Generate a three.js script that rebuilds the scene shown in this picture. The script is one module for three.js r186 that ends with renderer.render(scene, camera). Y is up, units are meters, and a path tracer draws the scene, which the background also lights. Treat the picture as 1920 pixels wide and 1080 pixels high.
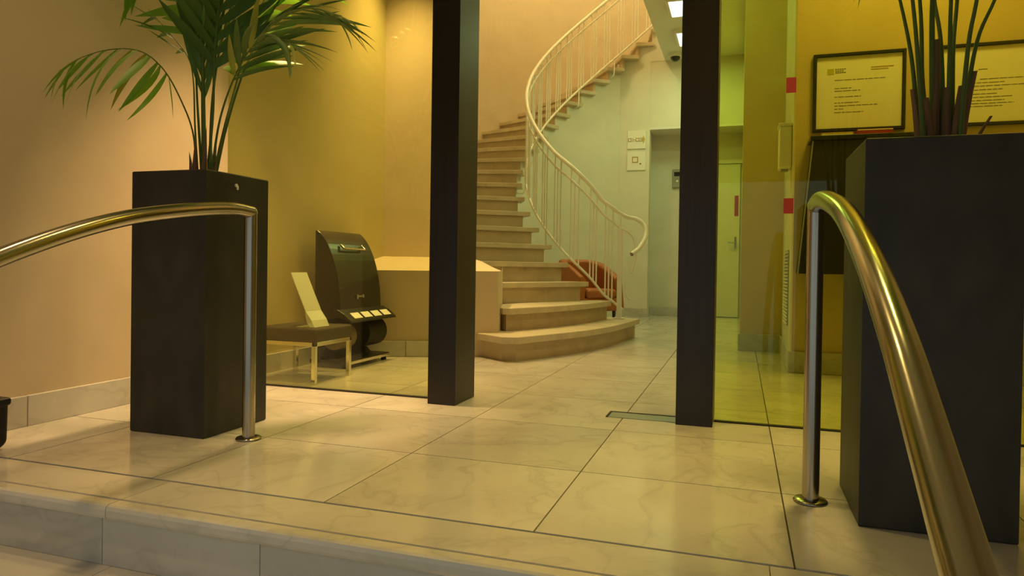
import * as THREE from 'three';
import { RoundedBoxGeometry } from 'three/addons/geometries/RoundedBoxGeometry.js';
import { ImprovedNoise } from 'three/addons/math/ImprovedNoise.js';
import { mergeGeometries } from 'three/addons/utils/BufferGeometryUtils.js';
import { RectAreaLightUniformsLib } from 'three/addons/lights/RectAreaLightUniformsLib.js';

RectAreaLightUniformsLib.init();
const scene = new THREE.Scene();
const renderer = new THREE.WebGLRenderer({ antialias: true });
renderer.toneMapping = THREE.LinearToneMapping;
renderer.toneMappingExposure = 1.0;
renderer.shadowMap.enabled = true;

// ------------------------------------------------------------------ camera
const camera = new THREE.PerspectiveCamera(45.17, 16 / 9, 0.05, 80);
camera.position.set(0, 0.68, 0);
camera.rotation.order = 'YXZ';
camera.rotation.set(-0.01022, 0.31833, 0.01477);
camera.setViewOffset(1920, 1080, 0, 29, 1920, 1080);
scene.add(camera);

// ------------------------------------------------------------------ street daylight behind the camera
scene.background = new THREE.Color().setRGB(0.36, 0.395, 0.355);

const VC = 2.9;        // vestibule ceiling
const LC = 3.5;        // lobby ceiling (underside of the upper floor)
const WX = -2.745;     // left wall
const GZ = -3.2;       // glass line
const WARM = [1.0, 0.66, 0.24], PINK = [1.0, 0.63, 0.28], FLUO = [0.70, 1.0, 0.36], AMBER = [1.0, 0.70, 0.20];
// recessed spots: [x, y, z, target x, y, z, cd, half angle, colour, where]
const SPOTS = [
  [-1.98, VC, -2.98, -2.3, 0, -2.85, 42, 0.52, PINK, 'above the left palm near the glass'],
  [-2.0, VC, -1.75, -2.2, 0, -1.9, 4, 0.75, PINK, 'above the left end of the top step'],
  [-0.75, VC, -2.3, -0.75, 0, -2.2, 5, 0.85, AMBER, 'above the middle of the landing'],
  [-1.9, VC, -0.75, -1.9, -0.4, -0.95, 6, 0.6, PINK, 'above the left end of the lower steps'],
  [0.35, VC, -2.55, 0.3, 0, -2.4, 11, 0.8, AMBER, 'above the right palm'],
  [-2.38, LC, -4.68, -2.42, 0, -4.75, 27, 0.6, WARM, 'above the black machine'],
  [-1.55, LC, -4.3, -1.6, 0, -4.6, 9, 0.6, WARM, 'above the foot of the stairs'],
];
// square ceiling lamps: [x, z, sx, sz, nits, colour, where]
const PANELS = [
  [-0.583, -7.62, 0.36, 0.46, 17, FLUO, 'nearer of the two beside the ceiling edge'],
  [-0.583, -8.66, 0.36, 0.50, 17, FLUO, 'farther of the two beside the ceiling edge'],
  [-0.62, -5.6, 0.4, 0.5, 11, FLUO, 'over the middle of the lobby'],
  [1.0, -4.15, 0.55, 0.4, 34, AMBER, 'over the framed certificates'],
];
const STAIR_LAMPS = [[-2.35, 5.7, -7.6, 7], [-1.75, 5.7, -9.3, 3]];

// ------------------------------------------------------------------ helpers
let seed = 7;
const rnd = () => { seed = (seed * 1664525 + 1013904223) >>> 0; return seed / 4294967296; };
const rr = (a, b) => a + (b - a) * rnd();
const names = {};
function numbered(n) { if (!(n in names)) { names[n] = 0; return n; } names[n]++; return n + '_' + String(names[n]).padStart(3, '0'); }
function shade(o) { o.castShadow = true; o.receiveShadow = true; return o; }
function thing(name, label, category, pos = [0, 0, 0], ry = 0, group) {
  const o = new THREE.Group(); o.name = numbered(name); o.position.set(...pos); o.rotation.y = ry;
  o.userData = { label, category }; if (group) o.userData.group = group; scene.add(o); return o;
}
function structure(name, label, category) {
  const o = new THREE.Group(); o.name = name; o.userData = { label, category, kind: 'structure' }; scene.add(o); return o;
}
function smesh(name, geo, mat, label, category) {
  const m = shade(new THREE.Mesh(geo, mat)); m.name = name; m.userData = { label, category, kind: 'structure' }; scene.add(m); return m;
}
function part(name, geo, mat, parent, label) {
  const m = shade(new THREE.Mesh(geo, mat)); m.name = name; if (label) m.userData.label = label; parent.add(m); return m;
}
// uv in metres from the dominant direction of each face
function uvm(g, ou = 0, ov = 0, turn = false) {
  g = g.index ? g.toNonIndexed() : g; const p = g.attributes.position, n = p.count, uv = new Float32Array(n * 2);
  const a = new THREE.Vector3(), b = new THREE.Vector3(), c = new THREE.Vector3();
  for (let i = 0; i < n; i += 3) {
    a.fromBufferAttribute(p, i); b.fromBufferAttribute(p, i + 1); c.fromBufferAttribute(p, i + 2);
    const f = b.clone().sub(a).cross(c.clone().sub(a)); const x = Math.abs(f.x), y = Math.abs(f.y), z = Math.abs(f.z);
    [a, b, c].forEach((v, k) => {
      let u, w; if (y >= x && y >= z) { u = v.x; w = v.z; } else if (x >= z) { u = v.z; w = v.y; } else { u = v.x; w = v.y; }
      if (turn) [u, w] = [w, u];
      uv[(i + k) * 2] = u + ou; uv[(i + k) * 2 + 1] = w + ov;
    });
  }
  g.setAttribute('uv', new THREE.BufferAttribute(uv, 2)); return g;
}
const box = (x0, x1, y0, y1, z0, z1) => { const g = new THREE.BoxGeometry(x1 - x0, y1 - y0, z1 - z0); g.translate((x0 + x1) / 2, (y0 + y1) / 2, (z0 + z1) / 2); return uvm(g); };
const rbox = (x0, x1, y0, y1, z0, z1, r = 0.004, s = 2) => { const g = new RoundedBoxGeometry(x1 - x0, y1 - y0, z1 - z0, s, r); g.translate((x0 + x1) / 2, (y0 + y1) / 2, (z0 + z1) / 2); return uvm(g); };
function prism(pts, y0, y1, bevel = 0) {   // plan outline [x, z] raised from y0 to y1
  const s = new THREE.Shape(pts.map(([x, z]) => new THREE.Vector2(x, -z)));
  const g = new THREE.ExtrudeGeometry(s, { depth: y1 - y0 - 2 * bevel, bevelEnabled: bevel > 0, bevelThickness: bevel, bevelSize: bevel, bevelOffset: -bevel, bevelSegments: 2, steps: 1 });
  g.rotateX(-Math.PI / 2); g.translate(0, y0 + bevel, 0); return uvm(g);
}
function extrudeX(pts, x0, x1, bevel = 0) {   // profile [z, y] swept along x
  const s = new THREE.Shape(pts.map(([z, y]) => new THREE.Vector2(-z, y)));
  const g = new THREE.ExtrudeGeometry(s, { depth: x1 - x0 - 2 * bevel, bevelEnabled: bevel > 0, bevelThickness: bevel, bevelSize: bevel, bevelOffset: -bevel, bevelSegments: 2 });
  g.rotateY(Math.PI / 2); g.translate(x0 + bevel, 0, 0); return uvm(g);
}
function extrudeZ(pts, z0, z1, bevel = 0) {   // profile [x, y] swept along z
  const s = new THREE.Shape(pts.map(([x, y]) => new THREE.Vector2(x, y)));
  const g = new THREE.ExtrudeGeometry(s, { depth: z1 - z0 - 2 * bevel, bevelEnabled: bevel > 0, bevelThickness: bevel, bevelSize: bevel, bevelOffset: -bevel, bevelSegments: 2 });
  g.translate(0, 0, z0 + bevel); return uvm(g);
}
const V = (a) => new THREE.Vector3(...a);
function tube(pts, r, seg = 40, rad = 8, tension = 0.5) { return new THREE.TubeGeometry(new THREE.CatmullRomCurve3(pts.map(V), false, 'catmullrom', tension), seg, r, rad, false); }
function bar(a, b, r, rad = 8) {
  const A = V(a), B = V(b), d = B.clone().sub(A); const g = new THREE.CylinderGeometry(r, r, d.length(), rad);
  g.applyQuaternion(new THREE.Quaternion().setFromUnitVectors(new THREE.Vector3(0, 1, 0), d.clone().normalize()));
  g.translate((A.x + B.x) / 2, (A.y + B.y) / 2, (A.z + B.z) / 2); return g;
}
const merge = (l) => mergeGeometries(l.map((g) => { const h = g.index ? g.toNonIndexed() : g; if (!h.attributes.uv) h.setAttribute('uv', new THREE.BufferAttribute(new Float32Array(h.attributes.position.count * 2), 2)); for (const k of Object.keys(h.attributes)) if (!['position', 'normal', 'uv'].includes(k)) h.deleteAttribute(k); return h; }));

// ------------------------------------------------------------------ textures and materials
const noise = new ImprovedNoise();
const fbm = (x, y, z, o = 5) => { let s = 0, a = 0.5, f = 1; for (let i = 0; i < o; i++) { s += a * noise.noise(x * f, y * f, z + i * 7.3); a *= 0.5; f *= 2.03; } return s; };
function texture(w, h, fn, srgb, metresX, metresY) {
  const d = new Uint8Array(w * h * 4);
  for (let j = 0; j < h; j++) for (let i = 0; i < w; i++) { const c = fn(i / w, j / h), k = (j * w + i) * 4; d[k] = c[0]; d[k + 1] = c[1]; d[k + 2] = c[2]; d[k + 3] = 255; }
  const t = new THREE.DataTexture(d, w, h); t.magFilter = THREE.LinearFilter; t.minFilter = THREE.LinearMipmapLinearFilter; t.generateMipmaps = true;
  t.wrapS = t.wrapT = THREE.MirroredRepeatWrapping; t.repeat.set(1 / metresX, 1 / metresY); if (srgb) t.colorSpace = THREE.SRGBColorSpace; t.needsUpdate = true; return t;
}
const cl = (v) => Math.max(0, Math.min(255, Math.round(v)));
const marbleTex = texture(1024, 1024, (u, v) => {
  const x = u * 6, y = v * 6, w = fbm(x * 0.9, y * 0.9, 1.5, 4) * 1.7;
  const cloud = fbm(x * 0.7 + w * 0.5, y * 0.7, 3.1, 5);
  const ridge = 1 - Math.abs(fbm(x * 0.8 + w, y * 1.5 - w * 0.7, 9.2, 5)) * 2;
  const vein = Math.pow(Math.max(0, ridge), 14);
  const fine = Math.pow(Math.max(0, 1 - Math.abs(fbm(x * 2 - w, y * 2.6 + w, 4.4, 4)) * 2.2), 18);
  const soot = Math.pow(Math.max(0, fbm(x * 1.6, y * 1.6, 14.2, 4) + 0.12), 2) * 70;
  const b = 226 + cloud * 26 - vein * 15 - fine * 5 - soot * 0.5;
  return [cl(b), cl(b - 3), cl(b - 9)];
}, true, 2.6, 2.6);
const polishTex = texture(512, 512, (u, v) => { const n = 128 + fbm(u * 9, v * 9, 2.2, 5) * 120; return [cl(n), cl(n), cl(n)]; }, false, 1.7, 1.7);
const plasterTex = texture(512, 512, (u, v) => { const n = 244 + fbm(u * 5, v * 5, 6.1, 5) * 14; return [cl(n), cl(n), cl(n - 1)]; }, true, 1.6, 1.6);
const plasterBump = texture(512, 512, (u, v) => { const n = 128 + fbm(u * 40, v * 40, 8.1, 4) * 120; return [cl(n), cl(n), cl(n)]; }, false, 1.1, 1.1);
const limeTex = texture(512, 512, (u, v) => { const n = 232 + fbm(u * 8, v * 8, 5.1, 5) * 26 - Math.pow(Math.max(0, fbm(u * 14, v * 14, 22, 3)), 2) * 90; return [cl(n), cl(n - 2), cl(n - 8)]; }, true, 1.2, 1.2);
const woodTex = texture(512, 512, (u, v) => { const g = fbm(u * 60, v * 2.2, 3.3, 4) + 0.5 * noise.noise(u * 180, v * 5, 7); const n = 205 + g * 75; return [cl(n), cl(n), cl(n)]; }, true, 0.6, 1.6);
const stoneTex = texture(512, 512, (u, v) => { const n = 205 + fbm(u * 10, v * 5, 1.3, 5) * 70; return [cl(n), cl(n), cl(n)]; }, true, 0.9, 0.9);
const leatherBump = texture(256, 256, (u, v) => { const n = 128 + fbm(u * 60, v * 60, 3, 3) * 130; return [cl(n), cl(n), cl(n)]; }, false, 0.25, 0.25);

const lin = (r, g, b) => new THREE.Color().setRGB(r, g, b);
const std = (c, o = {}) => new THREE.MeshStandardMaterial({ color: lin(...c), ...o });
const phy = (c, o = {}) => new THREE.MeshPhysicalMaterial({ color: lin(...c), ...o });
const M = {
  marble: phy([0.86, 0.84, 0.80], { map: marbleTex, roughness: 0.26, roughnessMap: polishTex }),
  marble2: phy([0.81, 0.79, 0.75], { map: marbleTex, roughness: 0.26, roughnessMap: polishTex }),
  marbleDull: phy([0.78, 0.77, 0.74], { map: marbleTex, roughness: 0.4 }),
  grout: std([0.16, 0.14, 0.11], { roughness: 0.95 }),
  cream: std([0.68, 0.555, 0.38], { map: plasterTex, roughness: 0.85, bumpMap: plasterBump, bumpScale: 0.0006 }),
  olive: std([0.60, 0.50, 0.22], { map: plasterTex, roughness: 0.85, bumpMap: plasterBump, bumpScale: 0.0006 }),
  ochre: std([0.70, 0.54, 0.22], { map: plasterTex, roughness: 0.82, bumpMap: plasterBump, bumpScale: 0.0006 }),
  white: std([0.80, 0.78, 0.68], { map: plasterTex, roughness: 0.85, bumpMap: plasterBump, bumpScale: 0.0006 }),
  ceiling: std([0.78, 0.78, 0.72], { roughness: 0.9 }),
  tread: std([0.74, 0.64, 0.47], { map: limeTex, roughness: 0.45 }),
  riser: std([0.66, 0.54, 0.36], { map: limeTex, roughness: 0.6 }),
  rail: phy([0.88, 0.85, 0.74], { roughness: 0.35, clearcoat: 0.3 }),
  post: phy([0.020, 0.012, 0.009], { map: woodTex, roughness: 0.38, bumpMap: woodTex, bumpScale: 0.0003 }),
  planter: phy([0.058, 0.054, 0.045], { map: stoneTex, roughness: 0.5, bumpMap: stoneTex, bumpScale: 0.0005 }),
  soil: std([0.05, 0.035, 0.025], { roughness: 1, bumpMap: plasterBump, bumpScale: 0.01 }),
  steel: phy([0.44, 0.41, 0.36], { metalness: 1, roughness: 0.2 }),
  chrome: phy([0.78, 0.74, 0.66], { metalness: 1, roughness: 0.14 }),
  black: phy([0.012, 0.014, 0.012], { roughness: 0.33 }),
  blackGloss: phy([0.008, 0.010, 0.009], { roughness: 0.24, clearcoat: 0.5, clearcoatRoughness: 0.2 }),
  blackMatte: std([0.014, 0.012, 0.010], { roughness: 0.75 }),
  cushion: std([0.055, 0.040, 0.026], { roughness: 0.7, bumpMap: leatherBump, bumpScale: 0.0006 }),
  orange: phy([0.40, 0.12, 0.028], { roughness: 0.48, bumpMap: leatherBump, bumpScale: 0.0005 }),
  paper: std([0.84, 0.82, 0.74], { roughness: 0.7 }),
  red: std([0.42, 0.035, 0.03], { roughness: 0.5 }),
  yellow: std([0.62, 0.42, 0.05], { roughness: 0.5 }),
  gold: std([0.45, 0.27, 0.05], { roughness: 0.5 }),
  ink: std([0.13, 0.12, 0.08], { roughness: 0.8 }),
  grey: std([0.32, 0.32, 0.28], { roughness: 0.6 }),
  bristle: std([0.20, 0.15, 0.09], { roughness: 1 }),
  glassL: phy([0.94, 0.955, 0.76], { transmission: 1, thickness: 0, roughness: 0.0, ior: 1.5 }),
  glassR: phy([0.91, 0.955, 0.48], { transmission: 1, thickness: 0, roughness: 0.0, ior: 1.5, specularIntensity: 0.7 }),
  acrylic: phy([0.95, 0.95, 0.88], { transmission: 0.55, thickness: 0, roughness: 0.35 }),
  leaf: phy([0.18, 0.42, 0.018], { roughness: 0.55, transmission: 0.5, thickness: 0, side: THREE.DoubleSide }),
  leafDark: phy([0.07, 0.17, 0.02], { roughness: 0.55, transmission: 0.3, thickness: 0, side: THREE.DoubleSide }),
  leafTip: phy([0.38, 0.42, 0.05], { roughness: 0.5, transmission: 0.4, thickness: 0, side: THREE.DoubleSide }),
  stem: std([0.085, 0.15, 0.022], { roughness: 0.5 }),
  sheath: std([0.19, 0.115, 0.07], { roughness: 0.85 }),
  lamp: new THREE.MeshStandardMaterial({ color: lin(0.9, 0.9, 0.9), emissive: lin(0.86, 1, 0.92), emissiveIntensity: 3.0 }),
  lampWarm: new THREE.MeshStandardMaterial({ color: lin(0.9, 0.9, 0.9), emissive: lin(1, 0.8, 0.5), emissiveIntensity: 4.0 }),
};

// ------------------------------------------------------------------ room shell
const T = 0.15;
// lobby and vestibule side walls
smesh('wall_left', box(WX - T, WX, -1.1, LC + 0.1, GZ, 0.0), M.cream, 'cream plaster wall behind the left palm', 'wall');
smesh('wall_lobby', box(WX - T, WX, -0.1, LC + 0.1, -5.06, GZ), M.olive, 'olive yellow wall behind the glass and the black machine', 'wall');
smesh('wall_right', box(1.17, 1.17 + T, -1.1, LC + 0.1, GZ, 0.0), M.cream, 'plaster side wall to the right of the right planter', 'wall');
smesh('wall_lobby_right', box(2.2, 2.2 + T, -0.1, LC + 0.1, -5.1, GZ), M.ochre, 'lobby end wall beyond the framed certificates', 'wall');
smesh('wall_lobby_front', box(1.17 + T, 2.2, -0.1, LC + 0.1, GZ - T, GZ), M.ochre, 'lobby wall beside the glass screen', 'wall');
smesh('wall_certificates', box(0.33, 2.2 + T, 0, LC + 0.02, -5.1, -4.93), M.ochre, 'ochre wall carrying the framed certificates', 'wall');
smesh('wall_return', box(0.33, 0.33 + T, 0, LC + 0.02, -6.2, -5.1), M.white, 'short pale return wall with the louvred grille', 'wall');
smesh('wall_pillar', box(0.005, 0.33, 0, LC + 0.02, -10.2, -6.09), M.ochre, 'ochre pillar face beside the hallway', 'wall');
// hallway: lintel, back wall
smesh('wall_lintel', box(-1.0, 0.005, 2.6, LC - 0.001, -9.8, -9.625), M.white, 'pale wall above the hallway opening', 'wall');
smesh('wall_hall', box(-1.5, 0.2, 0, 2.6, -10.25, -10.1), M.white, 'pale greenish back wall of the hallway', 'wall');
smesh('wall_hall_side', box(-1.38, -1.27, 0, 2.6, -10.1, -9.8), M.white, 'narrow side wall inside the hallway opening', 'wall');
smesh('ceiling_hall', box(-1.21, 0.2, 2.57, 2.6, -10.2, -9.625), M.ceiling, 'low ceiling of the hallway', 'ceiling');
// ceilings
smesh('wall_facade', box(WX - T, 1.17 + T, 1.45, LC + 0.1, 0.0, 0.12), M.cream, 'facade strip above the street opening', 'wall');
smesh('ceiling_vestibule', box(WX - T, 1.17 + T, VC + 0.002, VC + 0.12, GZ + 0.1, 0.0), M.ceiling, 'ceiling over the entrance landing', 'ceiling');
smesh('wall_over_glass', box(WX, 2.2, VC + 0.002, LC + 0.02, GZ - 0.06, GZ + 0.1), M.cream, 'wall strip above the glass screen', 'wall');
smesh('ceiling', merge([box(-1.02, 2.2 + T, LC, LC + 0.32, -9.8, GZ), box(WX - T, -1.02, LC, LC + 0.32, -5.12, GZ)]), M.ceiling, 'pale lobby ceiling with the stairwell opening', 'ceiling');
smesh('ceiling_stairwell', box(-4, 0.2, 5.9, 6.0, -11.2, -4.8), M.ceiling, 'ceiling of the stairwell', 'ceiling');
smesh('wall_upper_landing', merge([box(0.0, 0.15, LC + 0.32, 5.9, -11.1, -4.8), box(-2.9, 0.1, LC + 0.3, 5.9, -5.12, -4.97)]), M.cream, 'upper landing walls above the lobby ceiling', 'wall');

// ------------------------------------------------------------------ staircase geometry in plan
const CX = -0.827, CZ = -7.996, RI = 1.616, RO = 2.701, RS = 0.1785, NT = 22;
const ang = (i) => THREE.MathUtils.degToRad(61.96 + 8.07 * (i - 8) - 0.04 * (i - 8) ** 2);
const pol = (r, a) => [CX - r * Math.sin(a), CZ + r * Math.cos(a)];
const inner = {}, outer = {};
for (let i = 4; i <= NT + 1; i++) { inner[i] = pol(RI, ang(i)); outer[i] = pol(RO, ang(i)); }
inner[3] = [-1.385, -6.47]; outer[3] = [-1.98, -5.38]; inner[4] = [-1.585, -6.50]; outer[4] = [-2.14, -5.42];
inner[2] = [-1.18, -6.56]; inner[1] = [-0.98, -6.76];
// curved stair walls
{
  const pts = [], n = 64, a0 = THREE.MathUtils.degToRad(32), a1 = THREE.MathUtils.degToRad(172);
  for (let k = 0; k <= n; k++) pts.push(pol(RO, a0 + (a1 - a0) * k / n));
  for (let k = n; k >= 0; k--) pts.push(pol(RO + 0.14, a0 + (a1 - a0) * k / n));
  const w = prism(pts, 0, 5.9);
  smesh('wall_stair_outer', w, M.cream, 'curved cream wall of the stairwell', 'wall');
  smesh('wall_stair_front', prism([[WX - 0.14, -4.94], [-2.15, -5.215], [-2.27, -5.66], [-2.5, -5.84], [-2.75, -6.10], [WX - 0.14, -6.2]], 0, 5.9), M.cream, 'angled cream wall above the sloping plinth', 'wall');
  // drum wall under the flight, stepping up below the treads, and the flat end with the signs
  const list = [], rw = RI + 0.07;
  for (let i = 4; i <= 19; i++) {
    const p = [], b0 = ang(i) + 0.012, b1 = ang(i + 1) + 0.012;
    const wr = (k) => rw + 0.0075 * Math.max(0, i + k / 4 - 16) ** 2;
    for (let k = 0; k <= 4; k++) p.push(pol(wr(k), b0 + (b1 - b0) * k / 4));
    for (let k = 4; k >= 0; k--) p.push(pol(wr(k) + 0.09, b0 + (b1 - b0) * k / 4));
    list.push(prism(p, 0, i * RS - 0.045));
  }
  list.push(prism([[-1.25, -6.68], [-1.43, -6.55], [-1.57, -6.50], [-1.6, -6.42], [-1.43, -6.46], [-1.25, -6.58]], 0, 2 * RS - 0.05));
  smesh('wall_drum', merge(list), M.white, 'curved pale wall under the upper flight behind the armchair', 'wall');
  smesh('wall_signs', merge([prism([[-1.67, -9.62], [-1.21, -9.62], [-1.21, -9.8], [-1.67, -9.8]], 0, LC - 0.001), prism([[-1.60, -9.62], [-1.40, -9.62], [-1.40, -9.8], [-1.60, -9.8]], LC - 0.001, 20 * RS - 0.047), prism([[-1.40, -9.62], [-1.20, -9.62], [-1.20, -9.8], [-1.40, -9.8]], LC - 0.001, 21 * RS - 0.047), prism([[-1.20, -9.62], [-1.022, -9.62], [-1.022, -9.8], [-1.20, -9.8]], LC - 0.001, 22 * RS - 0.047), prism([[-1.21, -9.625], [-1.0, -9.625], [-1.0, -9.8], [-1.21, -9.8]], 2.6, LC - 0.001)]), M.white, 'pale wall carrying the two square signs', 'wall');
}
// plinth with a sloping top in the corner
{
  const A = [WX, 0.63, -4.40], B = [-1.70, 0.635, -4.84], back = [[WX, 0.74, -5.0], [-2.3, 0.742, -5.18], [-2.1, 0.74, -5.24], [-1.98, 0.71, -5.22], [-1.86, 0.665, -5.15], [-1.74, 0.637, -5.02]];
  const pos = []; const q = (a, b, c) => pos.push(...a, ...b, ...c);
  const nn = back.length - 1;
  for (let k = 0; k < nn; k++) { const f0 = A.map((v, j) => v + (B[j] - v) * k / nn), f1 = A.map((v, j) => v + (B[j] - v) * (k + 1) / nn); q(f0, f1, back[k]); q(f1, back[k + 1], back[k]); }
  const g0 = (p) => [p[0], 0, p[2]];
  q(g0(A), g0(B), A); q(g0(B), B, A); const L = back[nn]; q(g0(B), g0(L), B); q(g0(L), L, B); const L2 = [-1.86, 0, -5.4], L3 = [-1.86, 0.665, -5.4]; q(g0(L), L2, L); q(L2, L3, L);
  let g = new THREE.BufferGeometry(); g.setAttribute('position', new THREE.Float32BufferAttribute(pos, 3)); g = uvm(g); g.computeVertexNormals();
  smesh('wall_plinth', g, M.cream, 'low cream plinth with a sloping top beside the stairs', 'plinth');
}
// skirtings
function skirting(name, label, segs, h = 0.115, th = 0.018) {
  const o = structure(name, label, 'baseboard');
  for (const [a, b, step] of segs) {
    const d = Math.hypot(b[0] - a[0], b[1] - a[1]), ux = (b[0] - a[0]) / d, uz = (b[1] - a[1]) / d, n = Math.max(1, Math.round(d / step));
    for (let k = 0; k < n; k++) {
      const L = d / n; let g = new RoundedBoxGeometry(L - 0.003, h, th, 1, 0.003); g.translate(0, h / 2, 0); g = uvm(g, k * 0.73 + rnd(), rnd());
      const m = part('slab', g, M.marbleDull, o); m.position.set(a[0] + ux * L * (k + 0.5), 0, a[1] + uz * L * (k + 0.5)); m.rotation.y = -Math.atan2(uz, ux);
    }
  }
  return o;
}
skirting('baseboard_left', 'marble skirting along the cream wall behind the left planter', [[[WX + 0.01, -1.47], [WX + 0.01, GZ + 0.01], 0.62]], 0.125);
skirting('baseboard_lobby', 'marble skirting along the olive wall and plinth', [[[WX + 0.01, GZ - 0.01], [WX + 0.01, -4.40], 0.62], [[WX + 0.01, -4.395], [-1.9, -4.745], 0.48]]);
skirting('baseboard_hall', 'marble skirting of the hallway and sign wall', [[[-1.62, -9.605], [-1.20, -9.605], 0.6], [[-1.26, -10.085], [-0.79, -10.085], 0.6]], 0.115);
skirting('baseboard_right', 'marble skirting round the ochre pillar and return wall', [[[-0.01, -6.08], [0.325, -6.08], 0.4], [[0.32, -6.06], [0.32, -4.93], 0.6], [[0.31, -4.92], [1.9, -4.92], 0.6]], 0.14, 0.022);
{
  const list = [];
  for (let i = 4; i <= 18; i++) { const p = []; const b0 = ang(i), b1 = ang(i + 1), rw = RI + 0.055 + 0.0075 * Math.max(0, i + 0.5 - 16) ** 2; for (let k = 0; k <= 3; k++) p.push(pol(rw, b0 + (b1 - b0) * k / 3)); for (let k = 3; k >= 0; k--) p.push(pol(rw + 0.03, b0 + (b1 - b0) * k / 3)); list.push(prism(p, 0, 0.115)); }
  smesh('baseboard_drum', merge(list), M.marbleDull, 'curved marble skirting below the drum wall', 'baseboard');
  // sloping skirting band against the outer wall
  const pos = [], r0 = RO - 0.012;
  for (let i = 5; i < NT; i += 0.5) { const a = pol(r0, ang(i)), b = pol(r0, ang(i + 0.5)), h = 0.2; const y0 = i * RS - 0.2, y1 = (i + 0.5) * RS - 0.2; const hh = 0.2 + h; pos.push(a[0], y0, a[1], b[0], y1, b[1], b[0], y1 + hh, b[1], a[0], y0, a[1], b[0], y1 + hh, b[1], a[0], y0 + hh, a[1]); const c = pol(RO + 0.01, ang(i)), d = pol(RO + 0.01, ang(i + 0.5)); pos.push(a[0], y0 + hh, a[1], b[0], y1 + hh, b[1], d[0], y1 + hh, d[1], a[0], y0 + hh, a[1], d[0], y1 + hh, d[1], c[0], y0 + hh, c[1]); }
  let g = new THREE.BufferGeometry(); g.setAttribute('position', new THREE.Float32BufferAttribute(pos, 3)); g = uvm(g); g.computeVertexNormals();
  smesh('trim_1', g, M.cream, 'sloping skirting band along the curved stairwell wall', 'trim');
}

// ------------------------------------------------------------------ floor
{
  const floor = structure('floor', 'polished marble tile floor of landing and lobby', 'floor');
  part('bed', merge([box(WX, 1.17, -0.3, -0.012, -3.3, -1.6), box(WX - 0.6, 2.2, -0.3, -0.012, -10.2, -3.3)]), M.grout, floor, 'dark grout bed');
  const xs = [], zs = []; for (let x = -1.111 - 0.6205 * 3; x < 2.3; x += 0.6205) xs.push(x);
  zs.push(-1.697, -2.249, -2.869, -3.491); for (let z = -3.491 - 0.62; z > -10.4; z -= 0.62) zs.push(z);
  const gap = 0.0022;
  for (let j = 0; j < zs.length - 1; j++) for (let i = 0; i < xs.length - 1; i++) {
    let x0 = xs[i] + gap, x1 = xs[i + 1] - gap; const z1 = zs[j] - gap, z0 = Math.max(zs[j + 1], -10.12) + gap;
    if (z0 >= z1) continue;
    if (zs[j] > -3.3) { x0 = Math.max(x0, WX + 0.001); x1 = Math.min(x1, 1.169); } else { x0 = Math.max(x0, -3.2); x1 = Math.min(x1, 2.19); }
    if (z1 > -5.0) x0 = Math.max(x0, WX + 0.001);
    if (x1 - x0 < 0.03) continue;
    if (zs[j] < -5 && x1 < -2.4) continue; if (zs[j] < -6.1 && x0 > 0.3) continue; if (zs[j] < -5.6 && x0 > 0.9) continue;
    const g = new THREE.BoxGeometry(x1 - x0, 0.012, z1 - z0); g.translate(0, -0.006, 0);
    const m = part('tile', uvm(g, rnd() * 9, rnd() * 9, rnd() < 0.5), rnd() < 0.5 ? M.marble : M.marble2, floor); m.position.set((x0 + x1) / 2, 0, (z0 + z1) / 2);
  }
  // grooved nosing slabs of the top step
  const nose = structure('floor_step_edge', 'grooved marble nosing and risers of the entrance steps', 'step');
  const prof = (z, y) => [[z - 0.226, y], [z - 0.056, y], [z - 0.056, y - 0.006], [z - 0.046, y - 0.006], [z - 0.046, y], [z - 0.012, y], [z - 0.004, y - 0.004], [z, y - 0.014], [z, y - 0.030], [z - 0.004, y - 0.038], [z - 0.012, y - 0.042], [z - 0.226, y - 0.042]];
  const cuts = [WX, -1.655, 0.075, 1.17];
  for (let s = 0; s < 5; s++) {
    const z = -1.462 + s * 0.34, y = -s * 0.178;
    for (let k = 0; k < 3; k++) {
      const P = prof(z, y); if (s) for (const p of P) if (p[0] < z - 0.2) p[0] = z - 0.40;
      part('nosing', uvm(extrudeX(P, cuts[k] + 0.001, cuts[k + 1] - 0.001), rnd() * 5, rnd() * 5), M.marble, nose);
    }
    const rc = [WX, -1.69, -1.16, -0.5, 0.12, 0.74, 1.17];
    for (let k = 0; k < 6; k++) { const g = box(rc[k] + 0.0012, rc[k + 1] - 0.0012, y - 0.178 + (s < 4 ? 0.001 : 0), y - 0.042, z - 0.06, z - 0.022); part('riser', uvm(g, rnd() * 5, rnd() * 5), M.marbleDull, nose); }
    if (s < 4) part('core', box(WX, 1.17, y - 0.4, y - 0.225, z - 0.1, z + 0.3), M.grout, nose);
  }
  smesh('floor_street', box(-6, 5, -1.0, -0.888, -0.2, 6), M.marbleDull, 'pavement at the foot of the entrance steps', 'pavement');
}

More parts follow.
